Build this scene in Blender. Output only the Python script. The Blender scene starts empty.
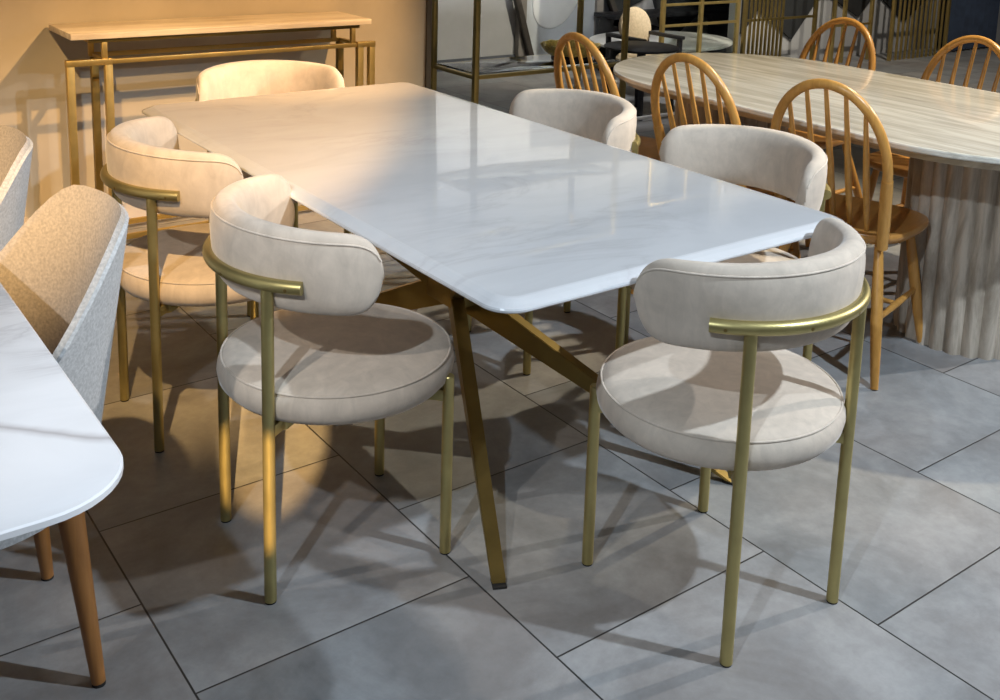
import bpy, bmesh, math, random
from mathutils import Vector, Matrix
random.seed(7)
PI = math.pi
S = bpy.context.scene
COL = S.collection
def rad(d): return math.radians(d)

# ------------------------------------------------------------------ materials
def nmat(name):
    m = bpy.data.materials.new(name); m.use_nodes = True
    nt = m.node_tree; b = nt.nodes['Principled BSDF']
    return m, nt, b
def N(nt, t, **kw):
    n = nt.nodes.new(t)
    for k, v in kw.items(): setattr(n, k, v)
    return n
def L(nt, a, b): nt.links.new(a, b)
def ramp(nt, fac, stops, interp='LINEAR'):
    r = N(nt, 'ShaderNodeValToRGB'); r.color_ramp.interpolation = interp
    el = r.color_ramp.elements
    while len(el) < len(stops): el.new(.5)
    for e, (p, c) in zip(el, stops):
        e.position = p; e.color = (*c, 1) if len(c) == 3 else c
    L(nt, fac, r.inputs['Fac']); return r.outputs['Color']
def coords(nt, kind='Object', scale=(1, 1, 1), rot=(0, 0, 0), loc=(0, 0, 0)):
    tc = N(nt, 'ShaderNodeTexCoord'); mp = N(nt, 'ShaderNodeMapping')
    mp.inputs['Scale'].default_value = scale; mp.inputs['Rotation'].default_value = rot; mp.inputs['Location'].default_value = loc
    L(nt, tc.outputs[kind], mp.inputs['Vector']); return mp.outputs['Vector']
def noise(nt, vec, scale, detail=4, rough=.55, dist=0):
    n = N(nt, 'ShaderNodeTexNoise'); n.inputs['Scale'].default_value = scale
    n.inputs['Detail'].default_value = detail; n.inputs['Roughness'].default_value = rough; n.inputs['Distortion'].default_value = dist
    L(nt, vec, n.inputs['Vector']); return n.outputs['Fac']
def bump(nt, b, h, strength=.2, dist=.002):
    bp = N(nt, 'ShaderNodeBump'); bp.inputs['Strength'].default_value = strength; bp.inputs['Distance'].default_value = dist
    L(nt, h, bp.inputs['Height']); L(nt, bp.outputs['Normal'], b.inputs['Normal'])
def M_(nt, op, a, b=None, c=None):
    n = N(nt, 'ShaderNodeMath', operation=op)
    for i, v in enumerate((a, b, c)):
        if v is None: continue
        if isinstance(v, (int, float)): n.inputs[i].default_value = v
        else: L(nt, v, n.inputs[i])
    return n.outputs[0]
def mixc(nt, fac, a, b, mode='MIX'):
    n = N(nt, 'ShaderNodeMix', data_type='RGBA', blend_type=mode)
    if isinstance(fac, (int, float)): n.inputs[0].default_value = fac
    else: L(nt, fac, n.inputs[0])
    for i, v in ((6, a), (7, b)):
        if isinstance(v, tuple): n.inputs[i].default_value = (*v, 1)
        else: L(nt, v, n.inputs[i])
    return n.outputs[2]

def simple(name, col, rough=.5, metal=0, var=.0, scale=20, spec=.5, bumpy=0):
    m, nt, b = nmat(name)
    b.inputs['Roughness'].default_value = rough; b.inputs['Metallic'].default_value = metal
    b.inputs['Specular IOR Level'].default_value = spec
    v = coords(nt); f = noise(nt, v, scale, 4)
    lo = tuple(max(0, c * (1 - var)) for c in col); hi = tuple(min(1, c * (1 + var)) for c in col)
    L(nt, ramp(nt, f, [(.3, lo), (.7, hi)]), b.inputs['Base Color'])
    if bumpy: bump(nt, b, noise(nt, v, scale * 12, 3), bumpy, .0006)
    return m
def m_velvet(name, col):
    m, nt, b = nmat(name)
    v = coords(nt)
    f = noise(nt, v, 7, 6, .6, .8); g = noise(nt, coords(nt, scale=(1, 1, .5)), 26, 5, .6, 1.2)
    a = ramp(nt, f, [(.25, tuple(c * .82 for c in col)), (.55, col), (.8, tuple(min(1, c * 1.12) for c in col))])
    g2 = ramp(nt, g, [(.3, (.88, .88, .88)), (.7, (1.04, 1.04, 1.04))])
    L(nt, mixc(nt, 1.0, a, g2, 'MULTIPLY'), b.inputs['Base Color'])
    b.inputs['Roughness'].default_value = .85; b.inputs['Specular IOR Level'].default_value = .2
    b.inputs['Sheen Weight'].default_value = .35; b.inputs['Sheen Roughness'].default_value = .4
    bump(nt, b, noise(nt, v, 60, 4), .25, .002)
    return m
def m_fabric(name, col):
    m, nt, b = nmat(name)
    v = coords(nt)
    w = N(nt, 'ShaderNodeTexWave', wave_type='BANDS'); w.bands_direction = 'Z'; w.inputs['Scale'].default_value = 220; w.inputs['Distortion'].default_value = 3; w.inputs['Detail'].default_value = 3; w.inputs['Detail Scale'].default_value = 4
    L(nt, v, w.inputs['Vector'])
    f = noise(nt, v, 180, 3)
    c = ramp(nt, f, [(.3, tuple(x * .78 for x in col)), (.7, tuple(min(1, x * 1.15) for x in col))])
    L(nt, c, b.inputs['Base Color']); b.inputs['Roughness'].default_value = .95; b.inputs['Specular IOR Level'].default_value = .15
    bump(nt, b, w.outputs['Fac'], .25, .001)
    return m
def m_brass(name, col, rough=.36):
    m, nt, b = nmat(name)
    v = coords(nt)
    f = noise(nt, v, 14, 4); g = noise(nt, coords(nt, scale=(60, 60, 3)), 8, 3)
    L(nt, ramp(nt, f, [(.3, tuple(c * .88 for c in col)), (.7, tuple(c * 1.08 for c in col))]), b.inputs['Base Color'])
    b.inputs['Metallic'].default_value = .85
    L(nt, ramp(nt, g, [(.2, (rough - .05,) * 3), (.8, (rough + .08,) * 3)]), b.inputs['Roughness'])
    return m
def m_wood(name, dark, light, axis='Z', rough=.4, scale=1.0):
    m, nt, b = nmat(name)
    sc = {'X': (1.5, 22, 22), 'Y': (22, 1.5, 22), 'Z': (22, 22, 1.5)}[axis]
    v = coords(nt, scale=tuple(s * scale for s in sc))
    f = noise(nt, v, 2.2, 6, .6, 1.0); g = noise(nt, coords(nt), 5, 3)
    c = ramp(nt, f, [(.25, dark), (.5, tuple((a + c2) / 2 for a, c2 in zip(dark, light))), (.75, light)])
    c2 = mixc(nt, 1.0, c, ramp(nt, g, [(.2, (.85, .85, .85)), (.8, (1.05, 1.05, 1.05))]), 'MULTIPLY')
    L(nt, c2, b.inputs['Base Color']); b.inputs['Roughness'].default_value = rough
    bump(nt, b, f, .08, .001)
    return m
def m_floor():
    m, nt, b = nmat('grey_porcelain_tile')
    tc = N(nt, 'ShaderNodeTexCoord'); sp = N(nt, 'ShaderNodeSeparateXYZ'); L(nt, tc.outputs['Object'], sp.inputs[0])
    u = M_(nt, 'DIVIDE', M_(nt, 'ADD', sp.outputs[0], .936), .6); col = M_(nt, 'FLOOR', u)
    vv = M_(nt, 'ADD', M_(nt, 'DIVIDE', M_(nt, 'ADD', sp.outputs[1], .078), .6), M_(nt, 'MULTIPLY', col, .5)); row = M_(nt, 'FLOOR', vv)
    def edge(x): # distance to nearest tile edge
        fr = M_(nt, 'FRACT', x); return M_(nt, 'MINIMUM', fr, M_(nt, 'SUBTRACT', 1.0, fr))
    d = M_(nt, 'MINIMUM', edge(u), edge(vv))
    g = N(nt, 'ShaderNodeMapRange'); g.inputs['From Min'].default_value = .0026; g.inputs['From Max'].default_value = .0042; L(nt, d, g.inputs['Value'])
    cmb = N(nt, 'ShaderNodeCombineXYZ'); L(nt, col, cmb.inputs[0]); L(nt, row, cmb.inputs[1])
    wn = N(nt, 'ShaderNodeTexWhiteNoise', noise_dimensions='3D'); L(nt, cmb.outputs[0], wn.inputs['Vector'])
    # offset the pattern tile by tile
    off = N(nt, 'ShaderNodeVectorMath', operation='SCALE'); L(nt, wn.outputs['Color'], off.inputs[0]); off.inputs['Scale'].default_value = 7
    av = N(nt, 'ShaderNodeVectorMath', operation='ADD'); L(nt, tc.outputs['Object'], av.inputs[0]); L(nt, off.outputs[0], av.inputs[1])
    f = noise(nt, av.outputs[0], 3.2, 8, .62, .5); h = noise(nt, av.outputs[0], 28, 6, .7, .2); k = noise(nt, av.outputs[0], 1.3, 3)
    c = ramp(nt, f, [(.36, (.185, .184, .184)), (.5, (.275, .278, .280)), (.64, (.375, .376, .375))])
    c = mixc(nt, 1.0, c, ramp(nt, h, [(.35, (.86, .86, .86)), (.65, (1.09, 1.09, 1.09))]), 'MULTIPLY')
    c = mixc(nt, .30, c, ramp(nt, k, [(.38, (.345, .298, .272)), (.62, (.245, .268, .284))]))
    tv = M_(nt, 'ADD', M_(nt, 'MULTIPLY', wn.outputs['Value'], .1), .95)
    cc = N(nt, 'ShaderNodeVectorMath', operation='SCALE'); L(nt, c, cc.inputs[0]); L(nt, tv, cc.inputs['Scale'])
    L(nt, mixc(nt, g.outputs[0], (.035, .033, .032), cc.outputs[0]), b.inputs['Base Color'])
    L(nt, M_(nt, 'ADD', M_(nt, 'MULTIPLY', h, .2), .36), b.inputs['Roughness'])
    b.inputs['Specular IOR Level'].default_value = .35
    bump(nt, b, M_(nt, 'ADD', M_(nt, 'MULTIPLY', g.outputs[0], 1.0), M_(nt, 'MULTIPLY', h, .06)), .5, .0015)
    return m
def m_marble(name, base, vein, rough, coat, vscale=1.0, amt=.5, rot=0.5):
    m, nt, b = nmat(name)
    v = coords(nt, rot=(0, 0, rot), scale=(vscale, vscale * 2.6, vscale))
    w = noise(nt, v, 1.6, 7, .6, 1.6)
    ridge = M_(nt, 'ABSOLUTE', M_(nt, 'SUBTRACT', w, .5))
    vn = ramp(nt, ridge, [(0, (1, 1, 1)), (.012, (.55, .55, .55)), (.05, (0, 0, 0))])
    mask = ramp(nt, noise(nt, coords(nt, loc=(3, 1, 0)), 1.7, 3), [(.45, (0, 0, 0)), (.62, (1, 1, 1))])
    cloud = ramp(nt, noise(nt, v, 2.2, 6, .6, .8), [(.3, tuple(c * .90 for c in base)), (.6, base), (.8, tuple(min(1, c * 1.03) for c in base))])
    fac = M_(nt, 'MULTIPLY', M_(nt, 'MULTIPLY', vn, mask), amt)
    L(nt, mixc(nt, fac, cloud, vein), b.inputs['Base Color'])
    b.inputs['Roughness'].default_value = rough; b.inputs['Coat Weight'].default_value = coat; b.inputs['Coat Roughness'].default_value = .02
    return m
def m_travertine(name, a, c, axis='Y', rough=.25, coat=.3):
    m, nt, b = nmat(name)
    sc = {'X': (.7, 9, 9), 'Y': (9, .7, 9), 'Z': (5, 5, .8)}[axis]
    v = coords(nt, scale=sc)
    f = noise(nt, v, 2.0, 8, .68, .6); g = noise(nt, coords(nt), 1.6, 4, .6, .5)
    mid = tuple((x + y) / 2 for x, y in zip(a, c))
    col = ramp(nt, f, [(.28, a), (.46, mid), (.58, c), (.72, tuple(min(1, x * 1.06) for x in c))])
    col = mixc(nt, 1.0, col, ramp(nt, g, [(.25, (.86, .84, .80)), (.75, (1.04, 1.04, 1.04))]), 'MULTIPLY')
    L(nt, col, b.inputs['Base Color']); b.inputs['Roughness'].default_value = rough
    b.inputs['Coat Weight'].default_value = coat; b.inputs['Coat Roughness'].default_value = .06
    return m
def m_glass(name, tint=(.8, .86, .86)):
    m, nt, b = nmat(name)
    b.inputs['Base Color'].default_value = (*tint, 1); b.inputs['Roughness'].default_value = .02
    b.inputs['Transmission Weight'].default_value = 1; b.inputs['IOR'].default_value = 1.3
    L(nt, ramp(nt, noise(nt, coords(nt), 3), [(.3, tint), (.7, tuple(min(1, c * 1.03) for c in tint))]), b.inputs['Base Color'])
    return m

MAT = dict(
    floor=m_floor(),
    velvet=m_velvet('cream_velvet', (.665, .565, .465)),
    piping=m_velvet('cream_piping', (.69, .59, .49)),
    brass=m_brass('brushed_brass', (.46, .385, .165), .38),
    dark_brass=m_brass('antique_brass', (.30, .215, .07), .34),
    gold=m_brass('gold_frame', (.62, .45, .16), .33),
    wall=simple('warm_beige_plaster', (.50, .46, .40), .9, 0, .05, 6, .2, .15),
    wall_grey=simple('grey_plaster', (.42, .42, .42), .9, 0, .06, 5, .2, .15),
    base=simple('painted_skirting', (.55, .50, .46), .6, 0, .04, 10),
    base_dark=simple('dark_skirting', (.10, .11, .13), .6, 0, .1, 10),
    trim=simple('bronze_edge_trim', (.13, .11, .09), .5, .3, .1, 10),
    top=m_marble('polished_white_marble', (.73, .735, .75), (.36, .33, .34), .12, 1.0, .8, .22, -.3),
    lefttop=m_marble('white_sintered_stone', (.80, .80, .82), (.32, .30, .31), .3, .1, .9, .8, 1.2),
    console_top=m_travertine('cream_travertine', (.50, .41, .32), (.86, .79, .68), 'X', .35, .1),
    oval_top=m_travertine('veined_travertine', (.46, .43, .37), (.80, .77, .70), 'Y', .16, .6),
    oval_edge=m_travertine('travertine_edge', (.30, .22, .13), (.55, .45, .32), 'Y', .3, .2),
    fluted=m_travertine('fluted_travertine', (.20, .16, .12), (.62, .54, .45), 'Z', .4, .1),
    oak=m_wood('honey_oak', (.48, .225, .045), (.68, .35, .09), 'Z', .32),
    oak_seat=m_wood('honey_oak_seat', (.42, .19, .04), (.62, .30, .08), 'X', .30),
    leg_wood=m_wood('walnut_brown_leg', (.30, .12, .03), (.46, .20, .055), 'Z', .4),
    tub_in=m_fabric('beige_woven_fabric', (.62, .56, .50)),
    tub_out=m_fabric('pale_grey_woven_fabric', (.54, .54, .54)),
    black=simple('matt_black', (.012, .012, .014), .5, .0, .2, 20),
    shadow_dark=simple('charcoal_shadow', (.03, .032, .034), .45, 0, .15, 8),  # colour of the zigzag shadows painted on the walls
    white_top=simple('off_white_laminate', (.72, .70, .66), .4, 0, .03, 6),
    rubber=simple('black_rubber', (.02, .018, .016), .8, 0, .1, 30),
    hammered=simple('hammered_gold', (.85, .60, .18), .3, .3, .3, 60, .5, .8),
    boucle=simple('sand_boucle', (.62, .50, .34), .95, 0, .12, 60, .1, .5),
    glass=m_glass('clear_shelf_glass'),
    art_frame=simple('taupe_picture_frame', (.22, .20, .18), .7, 0, .1, 8),
    art_ground=simple('pale_blue_grey_canvas', (.50, .53, .56), .8, 0, .06, 4),
    art_oval=simple('chalk_white_relief', (.72, .73, .73), .8, 0, .05, 5),
    dark_strip=simple('dark_shadow_bar', (.05, .042, .035), .6, 0, .2, 20),  # colour of the bars that stand for shadows beside the relief
    navy=simple('navy_curtain', (.03, .045, .08), .9, 0, .2, 10),
    ceiling=simple('grey_ceiling', (.32, .33, .35), .9, 0, .04, 3),
)

# ------------------------------------------------------------------ mesh helpers
def new_bm(): return bmesh.new()
def obj(name, bm, mat, parent=None, smooth=True, angle=40):
    me = bpy.data.meshes.new(name)
    bmesh.ops.recalc_face_normals(bm, faces=bm.faces)
    bm.to_mesh(me); bm.free()
    me.materials.append(mat)
    for p in me.polygons: p.use_smooth = smooth
    if smooth:
        try: me.set_sharp_from_angle(angle=rad(angle))
        except Exception: pass
    o = bpy.data.objects.new(name, me); COL.objects.link(o)
    if parent: o.parent = parent
    return o
def tag(o, label=None, cat=None, group=None, kind=None):
    if label: o['label'] = label
    if cat: o['category'] = cat
    if group: o['group'] = group
    if kind: o['kind'] = kind
    return o
def empty(name, loc=(0, 0, 0), rz=0):
    o = bpy.data.objects.new(name, None); o.empty_display_size = .1; COL.objects.link(o)
    o.location = loc; o.rotation_euler = (0, 0, rz); return o
def copy_tree(o, parent=None):
    c = o.copy(); COL.objects.link(c)
    if parent: c.parent = parent
    for ch in o.children: copy_tree(ch, c)
    return c
def add_box(bm, c, s, rot=None, bev=0.0, seg=2):
    t = bmesh.new(); bmesh.ops.create_cube(t, size=1)
    for v in t.verts: v.co = Vector((v.co.x * s[0], v.co.y * s[1], v.co.z * s[2]))
    if bev: bmesh.ops.bevel(t, geom=t.edges[:], offset=bev, segments=seg, profile=.5, affect='EDGES')
    mt = Matrix.Translation(Vector(c)) @ (rot.to_4x4() if rot else Matrix.Identity(4))
    t.transform(mt); merge(bm, t)
def merge(bm, t):
    me = bpy.data.meshes.new('tmp'); t.to_mesh(me); t.free(); bm.from_mesh(me); bpy.data.meshes.remove(me)
def frame_of(d, up=Vector((0, 0, 1))):
    d = d.normalized()
    if abs(d.dot(up)) > .98: up = Vector((0, 1, 0))
    x = up.cross(d).normalized(); y = d.cross(x).normalized()
    return x, y
def add_bar(bm, a, b, w, h, bev=.002, up=Vector((0, 0, 1))):
    """rectangular bar: w across, h in the up-ish direction"""
    a = Vector(a); b = Vector(b); d = b - a; x, y = frame_of(d, up); z = d.normalized()
    R3 = Matrix((x, y, z)).transposed()
    add_box(bm, (a + b) / 2, (w, h, d.length), R3, bev)
def add_tube(bm, pts, r, seg=16, caps=True, rs=None):
    pts = [Vector(p) for p in pts]; n = len(pts); rings = []
    prev = None
    for i, p in enumerate(pts):
        d = (pts[min(i + 1, n - 1)] - pts[max(i - 1, 0)]).normalized()
        if prev is None: x, y = frame_of(d)
        else:
            x = (prev - d * prev.dot(d)).normalized(); y = d.cross(x)
        prev = x
        rr = rs[i] if rs else r
        rings.append([bm.verts.new(p + (x * math.cos(2 * PI * k / seg) + y * math.sin(2 * PI * k / seg)) * rr) for k in range(seg)])
    for i in range(n - 1):
        for k in range(seg):
            bm.faces.new((rings[i][k], rings[i][(k + 1) % seg], rings[i + 1][(k + 1) % seg], rings[i + 1][k]))
    if caps:
        bm.faces.new(rings[0][::-1]); bm.faces.new(rings[-1])
def add_lathe(bm, prof, seg=48, c=(0, 0, 0), sx=1, sy=1, flute=0, fd=0):
    rings = []
    for (r, z) in prof:
        if r < 1e-6: rings.append([bm.verts.new((c[0], c[1], c[2] + z))]); continue
        ring = []
        for k in range(seg):
            a = 2 * PI * k / seg; rr = r
            if flute: rr = r - fd * (1 - abs(math.sin(a * flute / 2)))
            ring.append(bm.verts.new((c[0] + rr * sx * math.cos(a), c[1] + rr * sy * math.sin(a), c[2] + z)))
        rings.append(ring)
    for i in range(len(rings) - 1):
        A, B = rings[i], rings[i + 1]
        if len(A) == 1 and len(B) == 1: continue
        for k in range(seg):
            k2 = (k + 1) % seg
            if len(A) == 1: bm.faces.new((A[0], B[k], B[k2]))
            elif len(B) == 1: bm.faces.new((A[k], B[0], A[k2]))
            else: bm.faces.new((A[k], B[k], B[k2], A[k2]))
    if len(rings[0]) > 1: bm.faces.new(rings[0][::-1])
    if len(rings[-1]) > 1: bm.faces.new(rings[-1])
def rounded_rect(w, l, r, n=8):
    pts = []
    for cx, cy, a0 in ((w/2-r, l/2-r, 0), (-w/2+r, l/2-r, 90), (-w/2+r, -l/2+r, 180), (w/2-r, -l/2+r, 270)):
        for k in range(n + 1):
            a = rad(a0 + 90 * k / n); pts.append((cx + r * math.cos(a), cy + r * math.sin(a)))
    return pts
def add_slab(bm, outlines):
    """outlines: list of (list of xy, z), same count, stacked; capped"""
    rings = [[bm.verts.new((x, y, z)) for x, y in pts] for pts, z in outlines]
    n = len(rings[0])
    for A, B in zip(rings, rings[1:]):
        for k in range(n): bm.faces.new((A[k], A[(k + 1) % n], B[(k + 1) % n], B[k]))
    bm.faces.new(rings[0][::-1]); bm.faces.new(rings[-1])
def plane_box(name, x0, x1, y0, y1, z0, z1, mat, kind='structure', parent=None, bev=0):
    bm = new_bm(); add_box(bm, ((x0+x1)/2, (y0+y1)/2, (z0+z1)/2), (x1-x0, y1-y0, z1-z0), None, bev)
    o = obj(name, bm, mat, parent, smooth=bool(bev))
    if kind: o['kind'] = kind
    return o

# ------------------------------------------------------------------ setting
WY2 = 4.75
plane_box('wall_side', 5.42, 13, 3.75, 3.87, 0, 3.3, MAT['wall_grey'])
plane_box('wall_right', 13, 13.12, -6, WY2 + .12, 0, 3.3, MAT['wall_grey'])
plane_box('floor', -6, 13.2, -6, 8, -.05, 0, MAT['floor'])
WY = 2.17
plane_box('wall_back', -6, 1.325, WY, WY + .12, 0, 3.3, MAT['wall'])
plane_box('baseboard_back', -6, 1.307, WY - .012, WY, 0.004, .07, MAT['base'])
plane_box('trim_1', 1.308, 1.334, WY - .014, WY + .13, 0, 3.3, MAT['trim'])
plane_box('wall_rear', 1.2, 13, WY2, WY2 + .12, 0, 3.3, MAT['wall_grey'])
plane_box('baseboard_rear', 1.2, 13, WY2 - .012, WY2, .0, .09, MAT['base_dark'])
plane_box('ceiling', -6, 13.2, -1.2, 5, 3.3, 3.4, MAT['ceiling'])

# ------------------------------------------------------------------ the velvet dining chair
def superell(a, n): # unit superellipse
    c, s = math.cos(a), math.sin(a)
    return (abs(c) ** (2 / n) * (1 if c >= 0 else -1), abs(s) ** (2 / n) * (1 if s >= 0 else -1))
R_OUT = .271; P_END = 86.0; YC = .016
def back_section(phi):
    """cross-section of the backrest at phi (deg from the rear): outer radius, thickness, z low, z high"""
    q = min(1, abs(phi) / P_END)
    e = max(0.0, (q - .79) / .21)           # end rounding
    k = (max(0, 1 - e ** 2.9)) ** (1 / 2.5)
    zc = .716 - .014 * q ** 2; hh = (.087 - .002 * q) * k
    t = (.072 - .030 * q ** 1.5) * (.35 + .65 * k)
    return zc, hh, t
def backrest_bm():
    bm = new_bm(); rings = []; n = 28; P = P_END; m = 72
    for i in range(m + 1):
        # denser towards the ends
        s = -1 + 2 * i / m; q = math.sin(s * PI / 2) ; phi = q * P
        zc, hh, t = back_section(phi); hh = max(hh, .002); t = max(t, .006)
        a = rad(-90 + phi)
        ring = []
        for k in range(n):
            u, w = superell(2 * PI * k / n, 2.7)
            rr = R_OUT - t / 2 + u * t / 2
            # the inner face leans back towards the top
            lean = .012 * (w) 
            z = zc + w * hh
            rr += lean * .5
            ring.append(bm.verts.new((rr * math.cos(a), rr * math.sin(a) + YC, z)))
        rings.append(ring)
    for i in range(m):
        for k in range(n):
            bm.faces.new((rings[i][k], rings[i][(k + 1) % n], rings[i + 1][(k + 1) % n], rings[i + 1][k]))
    bm.faces.new(rings[0][::-1]); bm.faces.new(rings[-1])
    return bm
def piping_back_bm():
    bm = new_bm(); pts = []
    P = P_END
    for i in range(97):
        phi = -P + 2 * P * i / 96
        zc, hh, t = back_section(phi * .985)
        a = rad(-90 + phi * .985)
        u, w = superell(rad(48), 2.7)
        rr = R_OUT - t / 2 + u * t / 2 + .006 * w + .0005
        pts.append((rr * math.cos(a), rr * math.sin(a) + YC, zc + w * hh))
    add_tube(bm, pts, .0022, 8)
    return bm
LEG_R = .0125
def make_chair():
    root = empty('dining_chair')
    bm = new_bm()
    prof = [(0, .378), (.16, .378), (.215, .382), (.240, .391), (.2535, .407), (.257, .424), (.2545, .440), (.247, .453), (.240, .4585),
            (.225, .4635), (.19, .470), (.12, .4745), (.05, .476), (0, .4763)]
    add_lathe(bm, prof, 72, (0, .008, 0))
    seat = obj('seat', bm, MAT['velvet'], root, angle=80)
    bm = new_bm(); add_tube(bm, [(.2475 * math.cos(2*PI*k/72), .2475 * math.sin(2*PI*k/72) + .008, .4538) for k in range(73)], .0024, 8, False)
    obj('piping', bm, MAT['piping'], seat)
    back = obj('backrest', backrest_bm(), MAT['velvet'], root, angle=80)
    obj('piping', piping_back_bm(), MAT['piping'], back)
    # rail
    bm = new_bm(); pts = []; rr = R_OUT + .0035
    lim = 53
    for i in range(49):
        ph = -lim + 2 * lim * i / 48; a = rad(-90 + ph); pts.append((rr * math.cos(a), rr * math.sin(a) + YC, .688))
    add_tube(bm, pts, .0135, 20)
    rail = obj('back_rail', bm, MAT['brass'], root, angle=50)
    for ph in (-47, 47, -14, 14):
        bm = new_bm(); a = rad(-90 + ph); r2 = rr + .0128
        p = Vector((r2 * math.cos(a), r2 * math.sin(a) + YC, .686)); n = Vector((math.cos(a), math.sin(a), 0))
        add_tube(bm, [p - n * .002, p + n * .001], .0035, 10)
        obj('screw', bm, MAT['dark_brass'], rail)
    for (x, y, rear) in ((-.163, -.2, 1), (.163, -.2, 1), (-.182, .19, 0), (.182, .19, 0)):
        bm = new_bm()
        if rear:
            # meets the rail from below
            add_tube(bm, [(x, y, .004), (x, y, .30), (x, y, .55), (x, y, .62), (x, y, .688)], LEG_R, 16)
        else:
            add_tube(bm, [(x, y, .004), (x, y, .419)], LEG_R, 16)
            add_lathe(bm, [(LEG_R, .419), (LEG_R - .002, .4215), (0, .4215)], 16, (x, y, 0))
        leg = obj('leg', bm, MAT['brass'], root, angle=50)
        bm = new_bm(); add_lathe(bm, [(LEG_R * .9, 0), (LEG_R * .95, .004)], 16, (x, y, 0)); obj('foot_pad', bm, MAT['rubber'], leg)
    # flat under-seat cross frame with brackets out to the legs
    bm = new_bm()
    for (x, y) in ((-.163, -.2), (.163, -.2), (-.182, .19), (.182, .19)):
        add_bar(bm, (0, 0, .366), (x * .8, y * .8, .366), .022, .014)
        n = Vector((x, y, 0)).normalized()
        a = Vector((x, y, .376)); add_bar(bm, a - n * .055, a - n * .004, .018, .026)
        add_bar(bm, (x - n.x * .05, y - n.y * .05, .36), (x - n.x * .05, y - n.y * .05, .39), .018, .02)
    obj('seat_frame', bm, MAT['brass'], root)
    return root
chair0 = make_chair()
VG = 'cream velvet chairs around the white marble table'
CH = [  # x, y, facing deg (direction the sitter looks), label
    (.085, -.977, 90, 'cream velvet chair at the near short end of the marble table, nearest us'),
    (-.503, -.376, -6, 'cream velvet chair nearest us on the left side of the marble table'),
    (-.503, .350, -2, 'cream velvet chair on the left of the marble table, farther back, near the brass console'),
    (.56, .20, 175.6, 'farther cream velvet chair on the right of the marble table, before the leftmost spindle-back chair'),
    (.63, -.465, 178, 'nearer cream velvet chair on the right side of the marble table, between two spindle-back chairs'),
    (.02, 1.09, -90, 'yellow-lit cream velvet chair at the far short end of the marble table, before the console'),
]
for i, (x, y, f, lab) in enumerate(CH):
    o = chair0 if i == 0 else copy_tree(chair0)
    o.location = (x, y, 0); o.rotation_euler = (0, 0, rad(f - 90))
    tag(o, lab, 'chair', VG)

# ------------------------------------------------------------------ white marble dining table
TW, TL = .99, 1.962
table = empty('dining_table', (0, 0, 0))
tag(table, 'rectangular white polished marble dining table on crossed antique brass legs', 'table')
bm = new_bm()
add_slab(bm, [(rounded_rect(TW-.02, TL-.02, .045, 12), .7275), (rounded_rect(TW-.003, TL-.003, .058, 12), .7285), (rounded_rect(TW, TL, .06, 12), .7305),
              (rounded_rect(TW, TL, .06, 12), .7335), (rounded_rect(TW-.004, TL-.004, .058, 12), .7365), (rounded_rect(TW-.028, TL-.028, .048, 12), .7425), (rounded_rect(TW-.052, TL-.052, .038, 12), .7468), (rounded_rect(TW-.062, TL-.062, .034, 12), .7478), (rounded_rect(TW-.07, TL-.07, .032, 12), .748)])
obj('tabletop', bm, MAT['top'], table, angle=3)
HUB = Vector((.06, 0, .355))
for (fx, fy) in ((-.30, -.735), (.42, -.735), (-.30, .735), (.42, .735)):
    bm = new_bm()
    f = Vector((fx, fy, 0)); top = Vector((.12 - fx, -fy * .95, .7))
    d = (HUB - f).normalized()
    # tapering leg of rectangular section, foot to hub, then on to the top
    def sect(p, d, w, h, horiz=False):
        x = Vector((0, 0, 1)).cross(d).normalized(); y = d.cross(x).normalized()
        if horiz:
            y = Vector((d.x, d.y, 0)).normalized(); h = h / max(.3, abs(d.z)) 
        return [p + x * sx * w / 2 + y * sy * h / 2 for sx, sy in ((-1, -1), (1, -1), (1, 1), (-1, 1))]
    d2 = (top - HUB).normalized()
    rings = [[bm.verts.new(q) for q in s_] for s_ in (sect(f + Vector((0, 0, .006)), d, .032, .036, False), sect(HUB, (d + d2) * .5, .036, .085), sect(top, d2, .034, .055))]
    for q in rings[0]: q.co.z = .006
    for q in rings[2]: q.co.z = .716
    for A, B in zip(rings, rings[1:]):
        for k in range(4): bm.faces.new((A[k], A[(k + 1) % 4], B[(k + 1) % 4], B[k]))
    bm.faces.new(rings[0][::-1]); bm.faces.new(rings[-1])
    bmesh.ops.bevel(bm, geom=[e for e in bm.edges if len(e.link_faces) == 2], offset=.002, segments=2, affect='EDGES')
    leg = obj('leg', bm, MAT['dark_brass'], table, angle=30)
    bm = new_bm(); add_box(bm, (fx, fy, .003), (.03, .036, .006), Matrix.Rotation(math.atan2(d.y, d.x) - PI/2, 3, 'Z'), .001); obj('foot_pad', bm, MAT['rubber'], leg)
bm = new_bm(); add_box(bm, (HUB.x, 0, .355), (.10, .16, .075), None, .006); obj('hub', bm, MAT['dark_brass'], table)
for sy in (-1, 1):
    bm = new_bm(); add_box(bm, (.06, sy * .66, .7215), (.78, .09, .012), None, .002); obj('mounting_plate', bm, MAT['dark_brass'], table)

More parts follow.
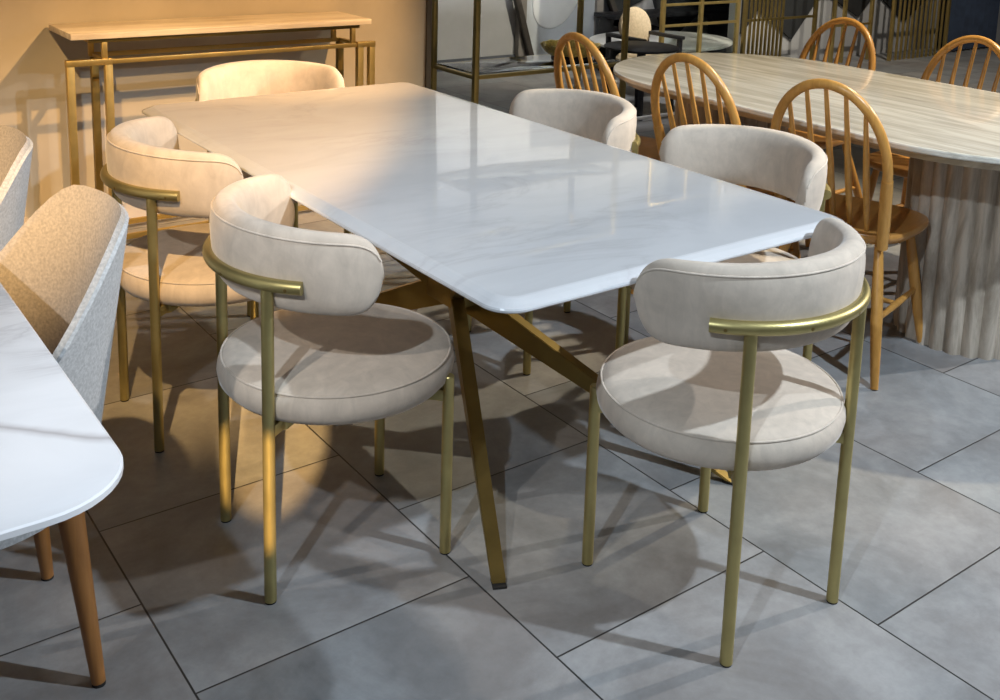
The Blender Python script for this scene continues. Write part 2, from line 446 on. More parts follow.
# ------------------------------------------------------------------ console table
con = empty('console_table', (.17, 1.99, 0))
tag(con, 'console table with cream travertine top on an open brass frame against the beige wall', 'console table')
def cbar(bm, a, b, w=.022, h=.022, up=Vector((0, 0, 1))):
    add_bar(bm, Vector(a) - con.location, Vector(b) - con.location, w, h, .0015, up)
bm = new_bm(); add_box(bm, (0, 0, .849), (1.28, .325, .024), None, .002); obj('tabletop', bm, MAT['console_top'], con)
bm = new_bm()
FY, BY = 1.87, 2.10
cbar(bm, (-.40, FY - .01, .828), (.76, FY - .01, .828), .03, .016); cbar(bm, (-.40, BY - .06, .828), (.76, BY - .06, .828), .03, .016)
for x in (-.385, .745): cbar(bm, (x, FY, .828), (x, BY - .06, .828), .03, .015)
obj('top_frame', bm, MAT['dark_brass'], con)
for x in (-.342, .73):
    for y in (FY - .015, BY - .06):
        bm = new_bm(); cbar(bm, (x, y, .74), (x, y, .822), .02, .02, Vector((0, 1, 0))); obj('spacer', bm, MAT['gold'], con)
bm = new_bm()
cbar(bm, (-.331, FY - .02, .745), (.762, FY - .02, .745), .018, .018); cbar(bm, (-.331, BY - .06, .745), (.762, BY - .06, .745), .018, .018)
for x in (-.331, .762): cbar(bm, (x, FY - .01, .745), (x, BY - .07, .745), .02, .016)
obj('rail', bm, MAT['gold'], con)
for xs in ((-.472, -.331), (.762, .82)):
    for y in (FY - .02, BY - .06):
        bm = new_bm()
        if y > FY:
            xi = xs[1] if xs[0] < 0 else xs[0]
            cbar(bm, (xi, y, 0), (xi, y, .735), .028, .028, Vector((0, 1, 0))); obj('leg', bm, MAT['dark_brass'], con); continue
        for x in xs: cbar(bm, (x, y, .012), (x, y, .736), .028, .028, Vector((0, 1, 0)))
        cbar(bm, (xs[0] - .0155, y, .746), (xs[1] + .0155, y, .746), .030, .024)
        cbar(bm, (xs[0] - .0155, y, .0125), (xs[1] + .0155, y, .0125), .030, .024)
        obj('leg', bm, MAT['gold'], con)
bm = new_bm()
cbar(bm, (-.331, FY - .02, .03), (.762, FY - .02, .03), .02, .02); cbar(bm, (-.331, BY - .06, .03), (.762, BY - .06, .03), .02, .02)
obj('stretcher', bm, MAT['gold'], con)

# ------------------------------------------------------------------ oval travertine table
oval = empty('oval_dining_table', (1.80, -.03, 0))
tag(oval, 'large oval travertine dining table on fluted pedestals ringed by oak spindle-back chairs', 'table')
def stadium(w, l, n=28, e=2.35):
    # long capsule-like oval
    pts = []
    for k in range(4 * n):
        a = 2 * PI * k / (4 * n); u, v = superell(a, e); 
        pts.append((u * w / 2, v * l / 2))
    return pts
def capsule(w, l, n=40):
    r = w / 2; s = l / 2 - r * 1.0; pts = []
    for k in range(n + 1):
        a = PI * k / n; pts.append((r * math.cos(a), s + r * math.sin(a)))
    for k in range(n + 1):
        a = PI + PI * k / n; pts.append((r * math.cos(a), -s + r * math.sin(a)))
    return pts
OW, OL = 1.12, 2.12
bm = new_bm()
add_slab(bm, [(capsule(OW-.02, OL-.02), .729), (capsule(OW-.004, OL-.004), .7315), (capsule(OW, OL), .735), (capsule(OW, OL), .745), (capsule(OW-.004, OL-.004), .7485), (capsule(OW-.012, OL-.012), .75)])
obj('tabletop', bm, MAT['oval_top'], oval, angle=12)
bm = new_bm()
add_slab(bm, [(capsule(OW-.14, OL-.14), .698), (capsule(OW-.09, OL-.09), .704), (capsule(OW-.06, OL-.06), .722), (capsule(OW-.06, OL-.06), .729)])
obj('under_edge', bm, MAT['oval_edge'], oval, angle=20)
for py in (-.50, .62):
    bm = new_bm()
    add_lathe(bm, [(.235, 0), (.235, .698)], 26 * 8, (.03, py, 0), flute=26, fd=.018)
    obj('fluted_pedestal', bm, MAT['fluted'], oval, angle=50)

# ------------------------------------------------------------------ oak spindle-back chair (facing +x locally, origin at seat centre on the floor)
def make_windsor():
    root = empty('spindle_back_chair')
    W = .365; xb = -.17; lean = .14; ztop = .915; zs = .44
    def bow_pt(t):
        # t 0..1 along the hoop, from right foot up over to the left foot
        # straight lower posts then a rounded hoop
        zsp = .66
        if t < .2: s = t / .2; y = -W/2 * (.90 + .10 * s); z = zs + (zsp - zs) * s
        elif t > .8: s = (1 - t) / .2; y = W/2 * (.90 + .10 * s); z = zs + (zsp - zs) * s
        else:
            a = PI * (t - .2) / .6; y = -W/2 * math.cos(a); z = zsp + (ztop - zsp) * max(0.0, math.sin(a)) ** .92
        x = xb - lean * ((z - zs) / (ztop - zs)) ** 1.05
        return Vector((x, y, z))
    bm = new_bm(); pts = [bow_pt(.075 + .85 * i / 60) for i in range(61)]
    # hoop of slightly flattened round section
    add_tube(bm, pts, .0155, 14)
    bow = obj('bow_back', bm, MAT['oak'], root, angle=60)
    for s in (0, 1):
        bm = new_bm()
        p = [bow_pt(q if s == 0 else 1 - q) for q in (0, .05, .1, .15, .18)]
        p[0].z -= .03
        add_tube(bm, p, .016, 14, rs=[.0175, .019, .019, .0185, .0175])
        obj('post', bm, MAT['oak'], bow, angle=40)
    for k in range(5):
        y0 = (-.108 + .054 * k); y1 = y0 * 1.12
        # top end meets the hoop
        best = min((bow_pt(.2 + .6 * i / 200) for i in range(201)), key=lambda q: abs(q.y - y1))
        a = Vector((xb + .012, y0, zs + .012)); b = best
        ps = [a.lerp(b, t) for t in (0, .2, .42, .7, 1)]
        bm = new_bm(); add_tube(bm, ps, .008, 12, rs=[.0075, .0105, .0115, .0085, .0065]); obj('spindle', bm, MAT['oak'], root, angle=60)
    # saddle seat
    def seat_pts(k=1.0, n=20):
        pts = []
        for i in range(4 * n):
            a = 2 * PI * i / (4 * n); u, v = superell(a, 3.1)
            wy = .215 + .012 * u
            pts.append((u * .205 * k, v * wy * k))
        return pts
    bm = new_bm(); add_slab(bm, [(seat_pts(.88), .412), (seat_pts(.95), .418), (seat_pts(.995), .432), (seat_pts(1.0), .440), (seat_pts(.985), .447), (seat_pts(.93), .448), (seat_pts(.80), .443), (seat_pts(.5), .438)])
    obj('seat', bm, MAT['oak_seat'], root, angle=50)
    feet = {}
    for sx, sy in ((-1, -1), (-1, 1), (1, -1), (1, 1)):
        t = Vector((sx * .13, sy * .14, .42)); f = Vector((sx * (.268 if sx < 0 else .18), sy * (.205 if sx > 0 else .218), 0))
        feet[(sx, sy)] = (t, f)
        ps = [f.lerp(t, q) for q in (0, .12, .45, .7, 1)]
        bm = new_bm(); add_tube(bm, ps, .015, 14, rs=[.0115, .014, .0185, .0175, .013]); obj('leg', bm, MAT['oak'], root, angle=60)
    for sy in (-1, 1):
        a = feet[(-1, sy)][1].lerp(feet[(-1, sy)][0], .46); b = feet[(1, sy)][1].lerp(feet[(1, sy)][0], .46)
        bm = new_bm(); add_tube(bm, [a, a.lerp(b, .5), b], .009, 12, rs=[.0075, .0115, .0075]); obj('stretcher', bm, MAT['oak'], root, angle=60)
    a = feet[(-1, -1)][1].lerp(feet[(-1, -1)][0], .46).lerp(feet[(1, -1)][1].lerp(feet[(1, -1)][0], .46), .5)
    b = feet[(-1, 1)][1].lerp(feet[(-1, 1)][0], .46).lerp(feet[(1, 1)][1].lerp(feet[(1, 1)][0], .46), .5)
    bm = new_bm(); add_tube(bm, [a, a.lerp(b, .5), b], .009, 12, rs=[.0075, .0115, .0075]); obj('stretcher', bm, MAT['oak'], root, angle=60)
    return root
wind0 = make_windsor()
WG = 'oak spindle-back chairs around the oval table'
WD = [
    (1.385, -.35, 14, 'honey oak spindle-back chair nearest us at the oval table, its seat showing'),
    (1.37, .15, 4, 'honey oak spindle-back chair behind the two cream chairs, middle of the near three'),
    (1.36, .68, -3, 'leftmost honey oak spindle-back chair, by the rounded left end of the oval table'),
    (2.26, .57, 185, 'oak spindle-back chair across the oval table, in front of the tall slatted screens'),
    (2.25, -.07, 185, 'oak spindle-back chair across the oval table, cut by the right edge of the picture'),
]
for i, (x, y, f, lab) in enumerate(WD):
    o = wind0 if i == 0 else copy_tree(wind0)
    o.location = (x, y, 0); o.rotation_euler = (0, 0, rad(f)); tag(o, lab, 'chair', WG)

# ------------------------------------------------------------------ table and tub chair at the left
def add_vein(m, y0, slope):
    # one thin wandering vein running across the stone
    nt = m.node_tree; b = nt.nodes['Principled BSDF']; old = b.inputs['Base Color'].links[0].from_socket
    tc = N(nt, 'ShaderNodeTexCoord'); sp = N(nt, 'ShaderNodeSeparateXYZ'); L(nt, tc.outputs['Object'], sp.inputs[0])
    w = noise(nt, tc.outputs['Object'], 5, 4)
    yy = M_(nt, 'ADD', M_(nt, 'SUBTRACT', sp.outputs[1], M_(nt, 'MULTIPLY', sp.outputs[0], slope)), M_(nt, 'MULTIPLY', M_(nt, 'SUBTRACT', w, .5), .06))
    d = M_(nt, 'ABSOLUTE', M_(nt, 'SUBTRACT', yy, y0))
    f = ramp(nt, d, [(0, (.75, .75, .75)), (.006, (.4, .4, .4)), (.018, (0, 0, 0))])
    L(nt, mixc(nt, f, old, (.34, .31, .31)), b.inputs['Base Color'])
add_vein(MAT['lefttop'], -.103, -.9)
lt = empty('stone_dining_table', (-1.618, -.555, 0))
tag(lt, 'white stone-topped table with a grey vein, cut by the left edge of the picture', 'table')
bm = new_bm(); LW, LL = .90, 1.30
add_slab(bm, [(rounded_rect(LW-.03, LL-.03, .095, 10), .738), (rounded_rect(LW, LL, .11, 10), .7405), (rounded_rect(LW, LL, .11, 10), .748), (rounded_rect(LW-.006, LL-.006, .107, 10), .75)])
obj('tabletop', bm, MAT['lefttop'], lt, angle=25)
for sx, sy in ((-1, -1), (1, -1), (-1, 1), (1, 1)):
    bm = new_bm(); t = Vector((sx * .24, sy * .42, .735)); f = Vector((sx * .27, sy * .47, 0))
    add_tube(bm, [f, f.lerp(t, .5), t], .02, 14, rs=[.016, .022, .028]); obj('leg', bm, MAT['leg_wood'], lt, angle=60)

def make_tub():
    """tub chair facing -y locally-rotated; local: sitter looks towards -x, origin on floor under the seat centre"""
    root = empty('tub_chair')
    # shell: outer half-oval wrap, open to -x
    n = 40
    def shell(r_off, z0, ztop_f):
        pts = []
        for i in range(n + 1):
            a = rad(-112 + 224 * i / n)
            pts.append((a, i / n))
        return pts
    def rim(a):  # rim height along the wrap (a=0 is the rear)
        d = abs(math.degrees(a)); q = min(1, max(0, (d - 24) / 62)); return .855 - .25 * q * q * (3 - 2 * q)
    def mk(rin, mat, name, parent):
        pass
    bm = new_bm(); rows = []
    prof_n = 12
    def pt(a, z, off):
        rx, ry = .235 - off, .24 - off
        k = (z - .36) / .5
        flare = .078 * k
        return Vector(((rx + flare) * math.cos(a), (ry + flare) * math.sin(a), z))
    outer = []; inner = []
    for i in range(n + 1):
        a = rad(-112 + 224 * i / n); h = rim(a)
        outer.append([pt(a, .36 + (h - .012 - .36) * j / prof_n, 0) for j in range(prof_n + 1)])
        inner.append([pt(a, .36 + (h - .004 - .36) * j / prof_n, .014) for j in range(prof_n + 1)])
    o_ = [[bm.verts.new(p) for p in col] for col in outer]
    for i in range(n):
        for j in range(prof_n): bm.faces.new((o_[i][j], o_[i+1][j], o_[i+1][j+1], o_[i][j+1]))
    # return edge wrapping over the ends so the panel has thickness
    i2 = [[bm.verts.new(p + (q - p) * .45) for p, q in zip(c1, c2)] for c1, c2 in zip(outer, inner)]
    for i in range(n):
        for j in range(prof_n): bm.faces.new((i2[i][j+1], i2[i+1][j+1], i2[i+1][j], i2[i][j]))
        bm.faces.new((o_[i][prof_n], o_[i+1][prof_n], i2[i+1][prof_n], i2[i][prof_n])); bm.faces.new((o_[i][0], i2[i][0], i2[i+1][0], o_[i+1][0]))
    for e in (0, n):
        for j in range(prof_n): bm.faces.new((o_[e][j], o_[e][j+1], i2[e][j+1], i2[e][j]))
    obj('outer_shell', bm, MAT['tub_out'], root, angle=50)
    bm = new_bm()
    a_ = [[bm.verts.new(p + (q - p) * .46) for p, q in zip(c1, c2)] for c1, c2 in zip(outer, inner)]
    # puffed inner pad
    def pad(c1, c2, j):
        p, q = c1[j], c2[j]; b = 1 + .35 * math.sin(PI * j / prof_n); return p + (q - p) * b
    b_ = [[bm.verts.new(pad(c1, c2, j) + Vector((0, 0, .006 if j == prof_n else 0))) for j in range(prof_n + 1)] for c1, c2 in zip(outer, inner)]
    for i in range(n):
        for j in range(prof_n):
            bm.faces.new((b_[i][j+1], b_[i+1][j+1], b_[i+1][j], b_[i][j])); bm.faces.new((a_[i][j], a_[i+1][j], a_[i+1][j+1], a_[i][j+1]))
        bm.faces.new((a_[i][prof_n], a_[i+1][prof_n], b_[i+1][prof_n], b_[i][prof_n])); bm.faces.new((a_[i][0], b_[i][0], b_[i+1][0], a_[i+1][0]))
    for e in (0, n):
        for j in range(prof_n): bm.faces.new((a_[e][j], a_[e][j+1], b_[e][j+1], b_[e][j]))
    obj('backrest_pad', bm, MAT['tub_in'], root, angle=60)
    bm = new_bm()
    def oval(k, n=60): return [((.235 * math.cos(2*PI*i/n) - .03) * k, .235 * math.sin(2*PI*i/n) * k) for i in range(n)]
    add_slab(bm, [(oval(.9), .36), (oval(.98), .37), (oval(1), .40), (oval(1), .44), (oval(.97), .465), (oval(.85), .475), (oval(.4), .48)])
    obj('seat', bm, MAT['tub_in'], root, angle=60)
    for sx, sy in ((-1, -1), (1, -1), (-1, 1), (1, 1)):
        t = Vector((sx * .155, sy * .155, .365)); f = Vector((sx * .185, sy * .185, .006))
        bm = new_bm(); add_tube(bm, [f, f.lerp(t, .5), t], .02, 16, rs=[.0125, .018, .024]); lg = obj('leg', bm, MAT['leg_wood'], root, angle=60)
        bm = new_bm(); add_lathe(bm, [(.012, 0), (.0125, .007)], 16, (f.x, f.y, 0)); obj('foot_pad', bm, MAT['rubber'], lg)
    return root
tub0 = make_tub(); tub0.location = (-1.255, -.37, -0); tub0.rotation_euler = (0, 0, rad(0))
tag(tub0, 'large beige and grey upholstered tub chair with tapered wooden legs beside the white stone table', 'chair', 'tub chairs at the stone table')
t2 = copy_tree(tub0); t2.location = (-1.275, .26, 0)
tag(t2, 'pale tub chair barely showing at the left edge, behind the larger grey tub chair', 'chair', 'tub chairs at the stone table')

# ------------------------------------------------------------------ brass and glass shelf
sh = empty('glass_shelf_unit', (2.4, 2.74, 0))
tag(sh, 'open brass-framed shelf unit with glass shelves standing right of the beige wall', 'shelf unit')
SX0, SX1, SY0, SY1 = 1.86, 2.985, 2.52, 2.96
def sbar(bm, a, b, w=.028, h=.028, up=Vector((0, 0, 1))):
    add_bar(bm, Vector(a) - sh.location, Vector(b) - sh.location, w, h, .001, up)
for x in (SX0, SX1):
    for y in (SY0, SY1):
        bm = new_bm(); sbar(bm, (x, y, 0), (x, y, 2.4), .03, .03, Vector((0, 1, 0))); obj('post', bm, MAT['gold'], sh)
for z in (.40, 1.15, 1.9, 2.385):
    bm = new_bm()
    for y in (SY0, SY1): sbar(bm, (SX0, y, z), (SX1, y, z), .022, .022)
    for x in (SX0, SX1, (SX0 + SX1) / 2): sbar(bm, (x, SY0, z), (x, SY1, z), .022, .022)
    fr = obj('shelf_frame', bm, MAT['gold'], sh)
    bm = new_bm(); add_box(bm, ((SX0+SX1)/2 - sh.location.x, (SY0+SY1)/2 - sh.location.y, z + .0155), (SX1-SX0-.034, SY1-SY0-.034, .008), None, .001); obj('glass_pane', bm, MAT['glass'], fr)
# ornate bowl on the shelf
bowl = empty('ornate_bowl', (2.69, 2.69, .4195))
bowl.scale = (1, 1, .82)
tag(bowl, 'hammered gold bowl on a black base standing on the lower glass shelf', 'bowl')
bm = new_bm(); add_lathe(bm, [(.09, 0), (.12, .004), (.12, .03), (.10, .038), (0, .038)], 40); obj('base', bm, MAT['black'], bowl)
bm = new_bm(); seg = 48; rings = []
prof = [(.07, .038), (.14, .045), (.165, .07), (.178, .10), (.185, .125), (.174, .122), (.158, .075), (.12, .055), (.0, .05)]
for (r, z) in prof:
    if r == 0: rings.append([bm.verts.new((0, 0, z))]); continue
    rings.append([bm.verts.new(((r + .007 * math.sin(k * 8) * math.sin(z * 260)) * math.cos(2*PI*k/seg), (r + .007 * math.sin(k * 8) * math.sin(z * 260)) * math.sin(2*PI*k/seg), z + .004 * math.sin(2*PI*k/seg*12))) for k in range(seg)])
for A, B in zip(rings, rings[1:]):
    for k in range(seg):
        if len(B) == 1: bm.faces.new((A[k], B[0], A[(k+1) % seg]))
        else: bm.faces.new((A[k], B[k], B[(k+1) % seg], A[(k+1) % seg]))
obj('bowl_body', bm, MAT['hammered'], bowl, angle=20)

CAMDATA = dict(C=(-1.5237021, -2.3697045, 1.4527902), yaw=-.65142212, pitch=.18588545, roll=.03371351, f=1070.5122, cx=523.62, cy=90.554)


# ------------------------------------------------------------------ things far behind
# framed relief on the rear wall
art = empty('framed_relief', (4.25, WY2 - .03, .55))
tag(art, 'pale blue-grey panel with a white oval in a taupe frame on the rear wall', 'wall art')
def rr_ring(w, h, r, n=8): return [(x, z) for x, z in rounded_rect(w, h, r, n)]
bm = new_bm()
def ring_frame(bm, w, h, r, t, y0, y1):
    A = rr_ring(w, h, r); B = rr_ring(w - 2*t, h - 2*t, max(.01, r - t)); n = len(A)
    vs = [[bm.verts.new((x, y, z)) for x, z in P] for P, y in ((A, y0), (A, y1), (B, y1), (B, y0))]
    for q in range(4):
        P, Q = vs[q], vs[(q + 1) % 4]
        for k in range(n): bm.faces.new((P[k], P[(k+1) % n], Q[(k+1) % n], Q[k]))
ring_frame(bm, .92, 1.15, .14, .075, -.03, .025); obj('frame', bm, MAT['art_frame'], art)
bm = new_bm(); P = rr_ring(.77, 1.0, .07); f1 = [bm.verts.new((x, .0, z)) for x, z in P]; f2 = [bm.verts.new((x, .02, z)) for x, z in P]
bm.faces.new(f1); bm.faces.new(f2[::-1])
for k in range(len(P)): bm.faces.new((f1[k], f1[(k+1) % len(P)], f2[(k+1) % len(P)], f2[k]))
obj('canvas', bm, MAT['art_ground'], art)
bm = new_bm(); n = 48; rot = rad(-32)
def ov(k, y):
    return [bm.verts.new((.235*k*math.cos(2*PI*i/n)*math.cos(rot) - .33*k*math.sin(2*PI*i/n)*math.sin(rot) - .04, y, .235*k*math.cos(2*PI*i/n)*math.sin(rot) + .33*k*math.sin(2*PI*i/n)*math.cos(rot) + .05)) for i in range(n)]
a1, a2, a3 = ov(1, .0), ov(1, -.008), ov(.96, -.012)
for A, B in ((a1, a2), (a2, a3)):
    for k in range(n): bm.faces.new((A[k], A[(k+1) % n], B[(k+1) % n], B[k]))
bm.faces.new(a3); obj('oval_relief', bm, MAT['art_oval'], art)
# shadows either side of it, put in as dark leaning bars
for (x0, x1, lab) in ((3.92, 3.66, 'dark bar standing for a leaning shadow, left of the framed oval relief'), (5.02, 4.62, 'dark bar standing for a leaning shadow, right of the framed oval relief')):
    o = empty('shadow_bar', (x0, WY2 - .09, 0)); bm = new_bm(); add_bar(bm, (0, 0, .0), ((x1 - x0) * 1.7, 0.03, 1.4), .05, .05, .004)
    zmin = min(v.co.z for v in bm.verts)
    for v in bm.verts: v.co.z -= zmin
    COL.objects.unlink(o); bpy.data.objects.remove(o)
    o = obj('shadow_bar', bm, MAT['dark_strip']); o.location = (x0, WY2 - .09, 0); tag(o, lab, 'painted shadow')
# triangular shadows on the walls, painted as dark panels with a pointed lower edge
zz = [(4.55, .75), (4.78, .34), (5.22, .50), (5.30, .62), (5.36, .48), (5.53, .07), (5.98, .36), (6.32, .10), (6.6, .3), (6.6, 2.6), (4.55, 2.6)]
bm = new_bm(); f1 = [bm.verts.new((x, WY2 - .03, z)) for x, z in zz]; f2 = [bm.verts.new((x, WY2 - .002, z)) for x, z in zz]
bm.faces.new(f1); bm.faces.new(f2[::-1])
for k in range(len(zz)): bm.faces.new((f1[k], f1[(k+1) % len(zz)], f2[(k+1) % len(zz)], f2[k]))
tag(obj('wall_shadow_panel', bm, MAT['shadow_dark'], smooth=False), 'charcoal painted shadow with pointed lower edge, seen through the glazed screen', 'wall covering')  # no real wall covering: dark panel standing for triangular cast shadows
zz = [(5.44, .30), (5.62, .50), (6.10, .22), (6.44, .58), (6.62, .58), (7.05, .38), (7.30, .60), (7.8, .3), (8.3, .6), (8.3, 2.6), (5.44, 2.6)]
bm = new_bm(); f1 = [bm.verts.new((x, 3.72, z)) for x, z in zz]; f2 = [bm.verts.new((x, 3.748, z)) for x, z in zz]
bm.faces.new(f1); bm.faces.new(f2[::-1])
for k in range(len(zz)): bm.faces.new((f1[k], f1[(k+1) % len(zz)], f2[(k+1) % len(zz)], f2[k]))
tag(obj('wall_shadow_panel', bm, MAT['shadow_dark'], smooth=False), 'charcoal painted shadow with pointed lower edge, behind the two slatted screens', 'wall covering')  # no real wall covering: dark panel standing for triangular cast shadows
# gold framed glass screen
def gold_screen(name, xs, y, zbars, top, label, cat, slat=None, mat='gold', post=.03):
    r = empty(name, ((xs[0] + xs[-1]) / 2, y, 0)); tag(r, label, cat); off = Vector(r.location)
    for x in xs:
        bm = new_bm(); add_bar(bm, Vector((x, y, 0)) - off, Vector((x, y, top)) - off, post, post, .001, Vector((0, 1, 0))); obj('post', bm, MAT[mat], r)
    for z in zbars:
        bm = new_bm(); add_bar(bm, Vector((xs[0], y, z)) - off, Vector((xs[-1], y, z)) - off, .02, .02, .001); obj('rail', bm, MAT[mat], r)
    if slat:
        x0, x1, n, m2, z0, z1 = slat
        for k in range(n):
            x = x0 + (x1 - x0) * k / (n - 1)
            bm = new_bm(); add_bar(bm, Vector((x, y, z0)) - off, Vector((x, y, z1)) - off, .014, .02, .001, Vector((0, 1, 0))); obj('slat', bm, MAT[m2], r)
    return r
g = gold_screen('glazed_screen', (4.17, 4.58, 5.0), 3.4, (.47, .63, 1.6, 2.65), 2.66, 'gold-framed glazed screen standing behind the left end of the oval table', 'screen')
for x0, x1 in ((4.17, 4.58), (4.58, 5.0)):
    bm = new_bm(); add_box(bm, ((x0 + x1) / 2 - g.location.x, 0, 1.33), (x1 - x0 - .03, .006, 2.62), None); obj('glass_pane', bm, MAT['glass'], g, smooth=False)
gold_screen('slatted_screen', (5.15, 6.05), 3.45, (.46, 2.65), 2.66, 'dark brass screen of upright slats, left of the two behind the oval table', 'screen', (5.22, 5.62, 9, 'dark_brass', .0, 2.64), 'dark_brass')
gold_screen('slatted_screen', (7.12, 8.02), 3.4, (.62, 2.65), 2.66, 'gold screen of upright slats, right of the two behind the oval table', 'screen', (7.22, 7.93, 11, 'gold', .0, 2.64), 'gold')
gold_screen('display_frame', (6.45, 6.60, 7.0), 3.55, (.34, 1.1, 2.65), 2.66, 'tall narrow open gold frame between the two slatted screens', 'frame')
bm = new_bm(); n = 30; pts = [(8.12 + .9 * k / n, 3.45 + .03 * math.sin(k * 2.1)) for k in range(n + 1)]
for z in (0.02, 2.4): pass
r0 = [bm.verts.new((x, y, .02)) for x, y in pts]; r1 = [bm.verts.new((x, y, 2.4)) for x, y in pts]; r2_ = [bm.verts.new((x, y + .012, 2.4)) for x, y in pts]; r3 = [bm.verts.new((x, y + .012, .02)) for x, y in pts]
for A, B in ((r0, r1), (r1, r2_), (r2_, r3), (r3, r0)):
    for k in range(n): bm.faces.new((A[k], A[k+1], B[k+1], B[k]))
bm.faces.new((r0[0], r1[0], r2_[0], r3[0])); bm.faces.new((r0[n], r3[n], r2_[n], r1[n]))
tag(obj('curtain', bm, MAT['navy']), 'dark navy pleated drape at the right edge beside the gold slatted screen', 'curtain')
# round-backed chair with black frame
ch = empty('round_back_chair', (3.86, 3.25, 0)); tag(ch, 'low chair with a round sand-coloured back and black frame behind the oval table', 'chair')
bm = new_bm(); t = bmesh.new(); add_lathe(t, [(.0, -.03), (.12, -.03), (.15, -.015), (.155, 0), (.15, .015), (.12, .03), (0, .03)], 40)
t.transform(Matrix.Translation((.06, .18, .47)) @ Matrix.Rotation(rad(80), 4, 'X')); merge(bm, t); obj('backrest', bm, MAT['boucle'], ch)
bm = new_bm(); add_lathe(bm, [(0, .22), (.19, .22), (.21, .235), (.21, .27), (.19, .29), (0, .295)], 40); obj('seat', bm, MAT['boucle'], ch)
for sx in (-1, 1):
    bm = new_bm(); add_bar(bm, (sx * .19, -.16, 0), (sx * .19, -.16, .42), .03, .03); obj('leg', bm, MAT['black'], ch)
    bm = new_bm(); add_bar(bm, (sx * .19, .17, 0), (sx * .19, .19, .42), .03, .03); obj('leg', bm, MAT['black'], ch)
    bm = new_bm(); add_bar(bm, (sx * .19, -.19, .43), (sx * .19, .2, .43), .05, .025, .006); obj('armrest', bm, MAT['black'], ch)
bm = new_bm(); add_bar(bm, (.06, .21, .25), (.06, .215, .42), .04, .012); obj('back_support', bm, MAT['black'], ch)
# low table with black trestle legs
tt = empty('trestle_table', (4.72, 3.96, 0)); tag(tt, 'low white-topped table on black crossed legs behind the glazed screen', 'table')
bm = new_bm(); add_lathe(bm, [(.0, .235), (.50, .235), (.52, .245), (.52, .262), (.51, .268), (0, .268)], 60, sx=1.25); obj('tabletop', bm, MAT['white_top'], tt)
for sx in (-1, 1):
    bm = new_bm(); add_bar(bm, (sx * .45, -.25, 0.01), (sx * .30, .2, .235), .05, .03); obj('leg', bm, MAT['black'], tt)
    bm = new_bm(); add_bar(bm, (sx * .45, .25, 0.01), (sx * .30, -.2, .235), .05, .03); obj('leg', bm, MAT['black'], tt)
bs = empty('bench_frame', (5.35, 4.54, 0)); tag(bs, 'black diagonal-braced bench frame by the rear wall behind the glazed screen', 'bench')
bm = new_bm(); add_bar(bm, (-.75, 0, .40), (.75, 0, .40), .30, .035, .004); obj('seat', bm, MAT['black'], bs)
for sx in (-1, 1):
    bm = new_bm(); add_bar(bm, (sx * .7, 0, .0), (sx * .7, 0, .385), .28, .04, .002); obj('leg', bm, MAT['black'], bs)
bm = new_bm(); add_bar(bm, (-.66, 0, .36), (.66, 0, .05), .04, .09, .002); obj('brace', bm, MAT['black'], bs)
# black-legged side table seen below the rounded end of the oval table
st = empty('side_table', (3.35, 2.75, 0)); tag(st, 'small side table with black legs seen under the left end of the oval table', 'table')
bm = new_bm(); add_lathe(bm, [(0, .44), (.24, .44), (.25, .447), (.25, .455), (.24, .46), (0, .46)], 40); obj('tabletop', bm, MAT['black'], st)
for x, y in ((-.12, -.14), (.12, -.14), (-.12, .14), (.12, .14)):
    bm = new_bm(); add_bar(bm, (x * 1.2, y * 1.2, 0), (x, y, .44), .028, .028); obj('leg', bm, MAT['black'], st)
bm = new_bm(); add_bar(bm, (-.30, -.20, .025), (.34, -.20, .025), .02, .02); obj('floor_rail', bm, MAT['white_top'], st)


# ------------------------------------------------------------------ camera
c = CAMDATA
cyw, syw = math.cos(c['yaw']), math.sin(c['yaw']); cp, sp_ = math.cos(c['pitch']), math.sin(c['pitch'])
fw = Vector((-syw * cp, cyw * cp, -sp_)); rt = Vector((cyw, syw, 0)); up = rt.cross(fw)
r2 = rt * math.cos(c['roll']) + up * math.sin(c['roll']); u2 = -rt * math.sin(c['roll']) + up * math.cos(c['roll'])
cam = bpy.data.cameras.new('camera'); co = bpy.data.objects.new('camera', cam); COL.objects.link(co)
co.matrix_world = Matrix.Translation(Vector(c['C'])) @ Matrix((r2, u2, -fw)).transposed().to_4x4()
cam.sensor_fit = 'HORIZONTAL'; cam.sensor_width = 36; cam.lens = c['f'] * 36 / 1000
cam.shift_x = (500 - c['cx']) / 1000; cam.shift_y = (c['cy'] - 350) / 1000
cam.clip_start = .05; cam.clip_end = 60
S.camera = co

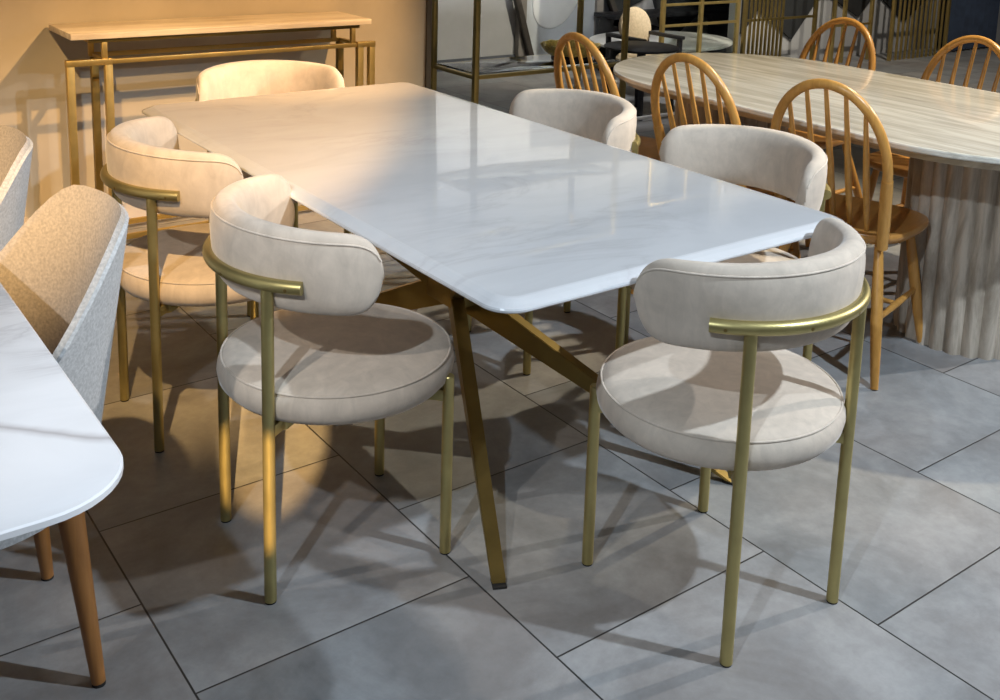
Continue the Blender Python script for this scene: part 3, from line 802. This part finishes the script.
# ------------------------------------------------------------------ lights
def spot(name, loc, aim, power, col, size=55, blend=.3, radius=.04):
    l = bpy.data.lights.new(name, 'SPOT'); l.energy = power; l.color = col; l.spot_size = rad(size); l.spot_blend = blend; l.shadow_soft_size = radius
    o = bpy.data.objects.new(name, l); COL.objects.link(o); o.location = loc
    o.rotation_euler = (Vector(aim) - Vector(loc)).to_track_quat('-Z', 'Y').to_euler(); return o
COOL = (.74, .87, 1.0); WARM = (1.0, .62, .24); NEUT = (1.0, .93, .84)
spot('unseen_spotlight', (1.15, -2.85, 3.2), (.3, -.75, 0), 430, COOL, 62, .3)
spot('unseen_spotlight', (6.0, -2.3, 3.2), (.3, -.8, .2), 800, (1.0, .95, .9), 44, .4)
spot('unseen_spotlight', (-2.7, -2.3, 3.2), (.55, -.95, .1), 240, COOL, 42, .4)
spot('unseen_spotlight', (-1.75, -1.95, 3.15), (-.55, 1.05, .4), 620, WARM, 30, .5, .03)
spot('floor_patch_spot', (-2.75, -4.7, 1.85), (-.42, .13, 0), 5200, WARM, 2.9, .15, .02)  # unseen narrow warm spot, added to throw the bright floor patch
spot('unseen_spotlight', (-3.3, -1.9, 3.15), (-1.1, -.4, .7), 190, (1.0, .93, .85), 26, .5)  # unseen lamp added to brighten the tub chair and stone table
spot('unseen_spotlight', (1.4, -.6, 3.15), (.1, 2.0, .8), 620, (1.0, .55, .19), 40, .5, .03)
spot('unseen_spotlight', (3.2, -.6, 3.2), (1.95, .2, .7), 420, (1, .87, .64), 62, .6)
spot('unseen_spotlight', (2.6, 2.2, 3.2), (3.4, 4.7, .5), 260, (.95, .97, 1.0), 90, .6)  # unseen lamp added to lift the dark rear wall
spot('unseen_spotlight', (5.6, 1.4, 3.2), (6.3, 3.7, .5), 260, (1.0, .92, .8), 90, .6)  # unseen lamp added to light the background on the right
spot('unseen_spotlight', (4.4, 1.2, 3.2), (4.6, 3.4, 2.0), 500, (1.0, .92, .75), 70, .6)  # unseen lamp added to brighten the screen posts and their reflections
w = bpy.data.worlds.new('World'); S.world = w; w.use_nodes = True
w.node_tree.nodes['Background'].inputs['Color'].default_value = (.74, .76, .80, 1)
w.node_tree.nodes['Background'].inputs['Strength'].default_value = .12
S.view_settings.view_transform = 'Standard'; S.view_settings.look = 'None'; S.view_settings.gamma = 1; S.view_settings.use_curve_mapping = False
S.view_settings.exposure = 0
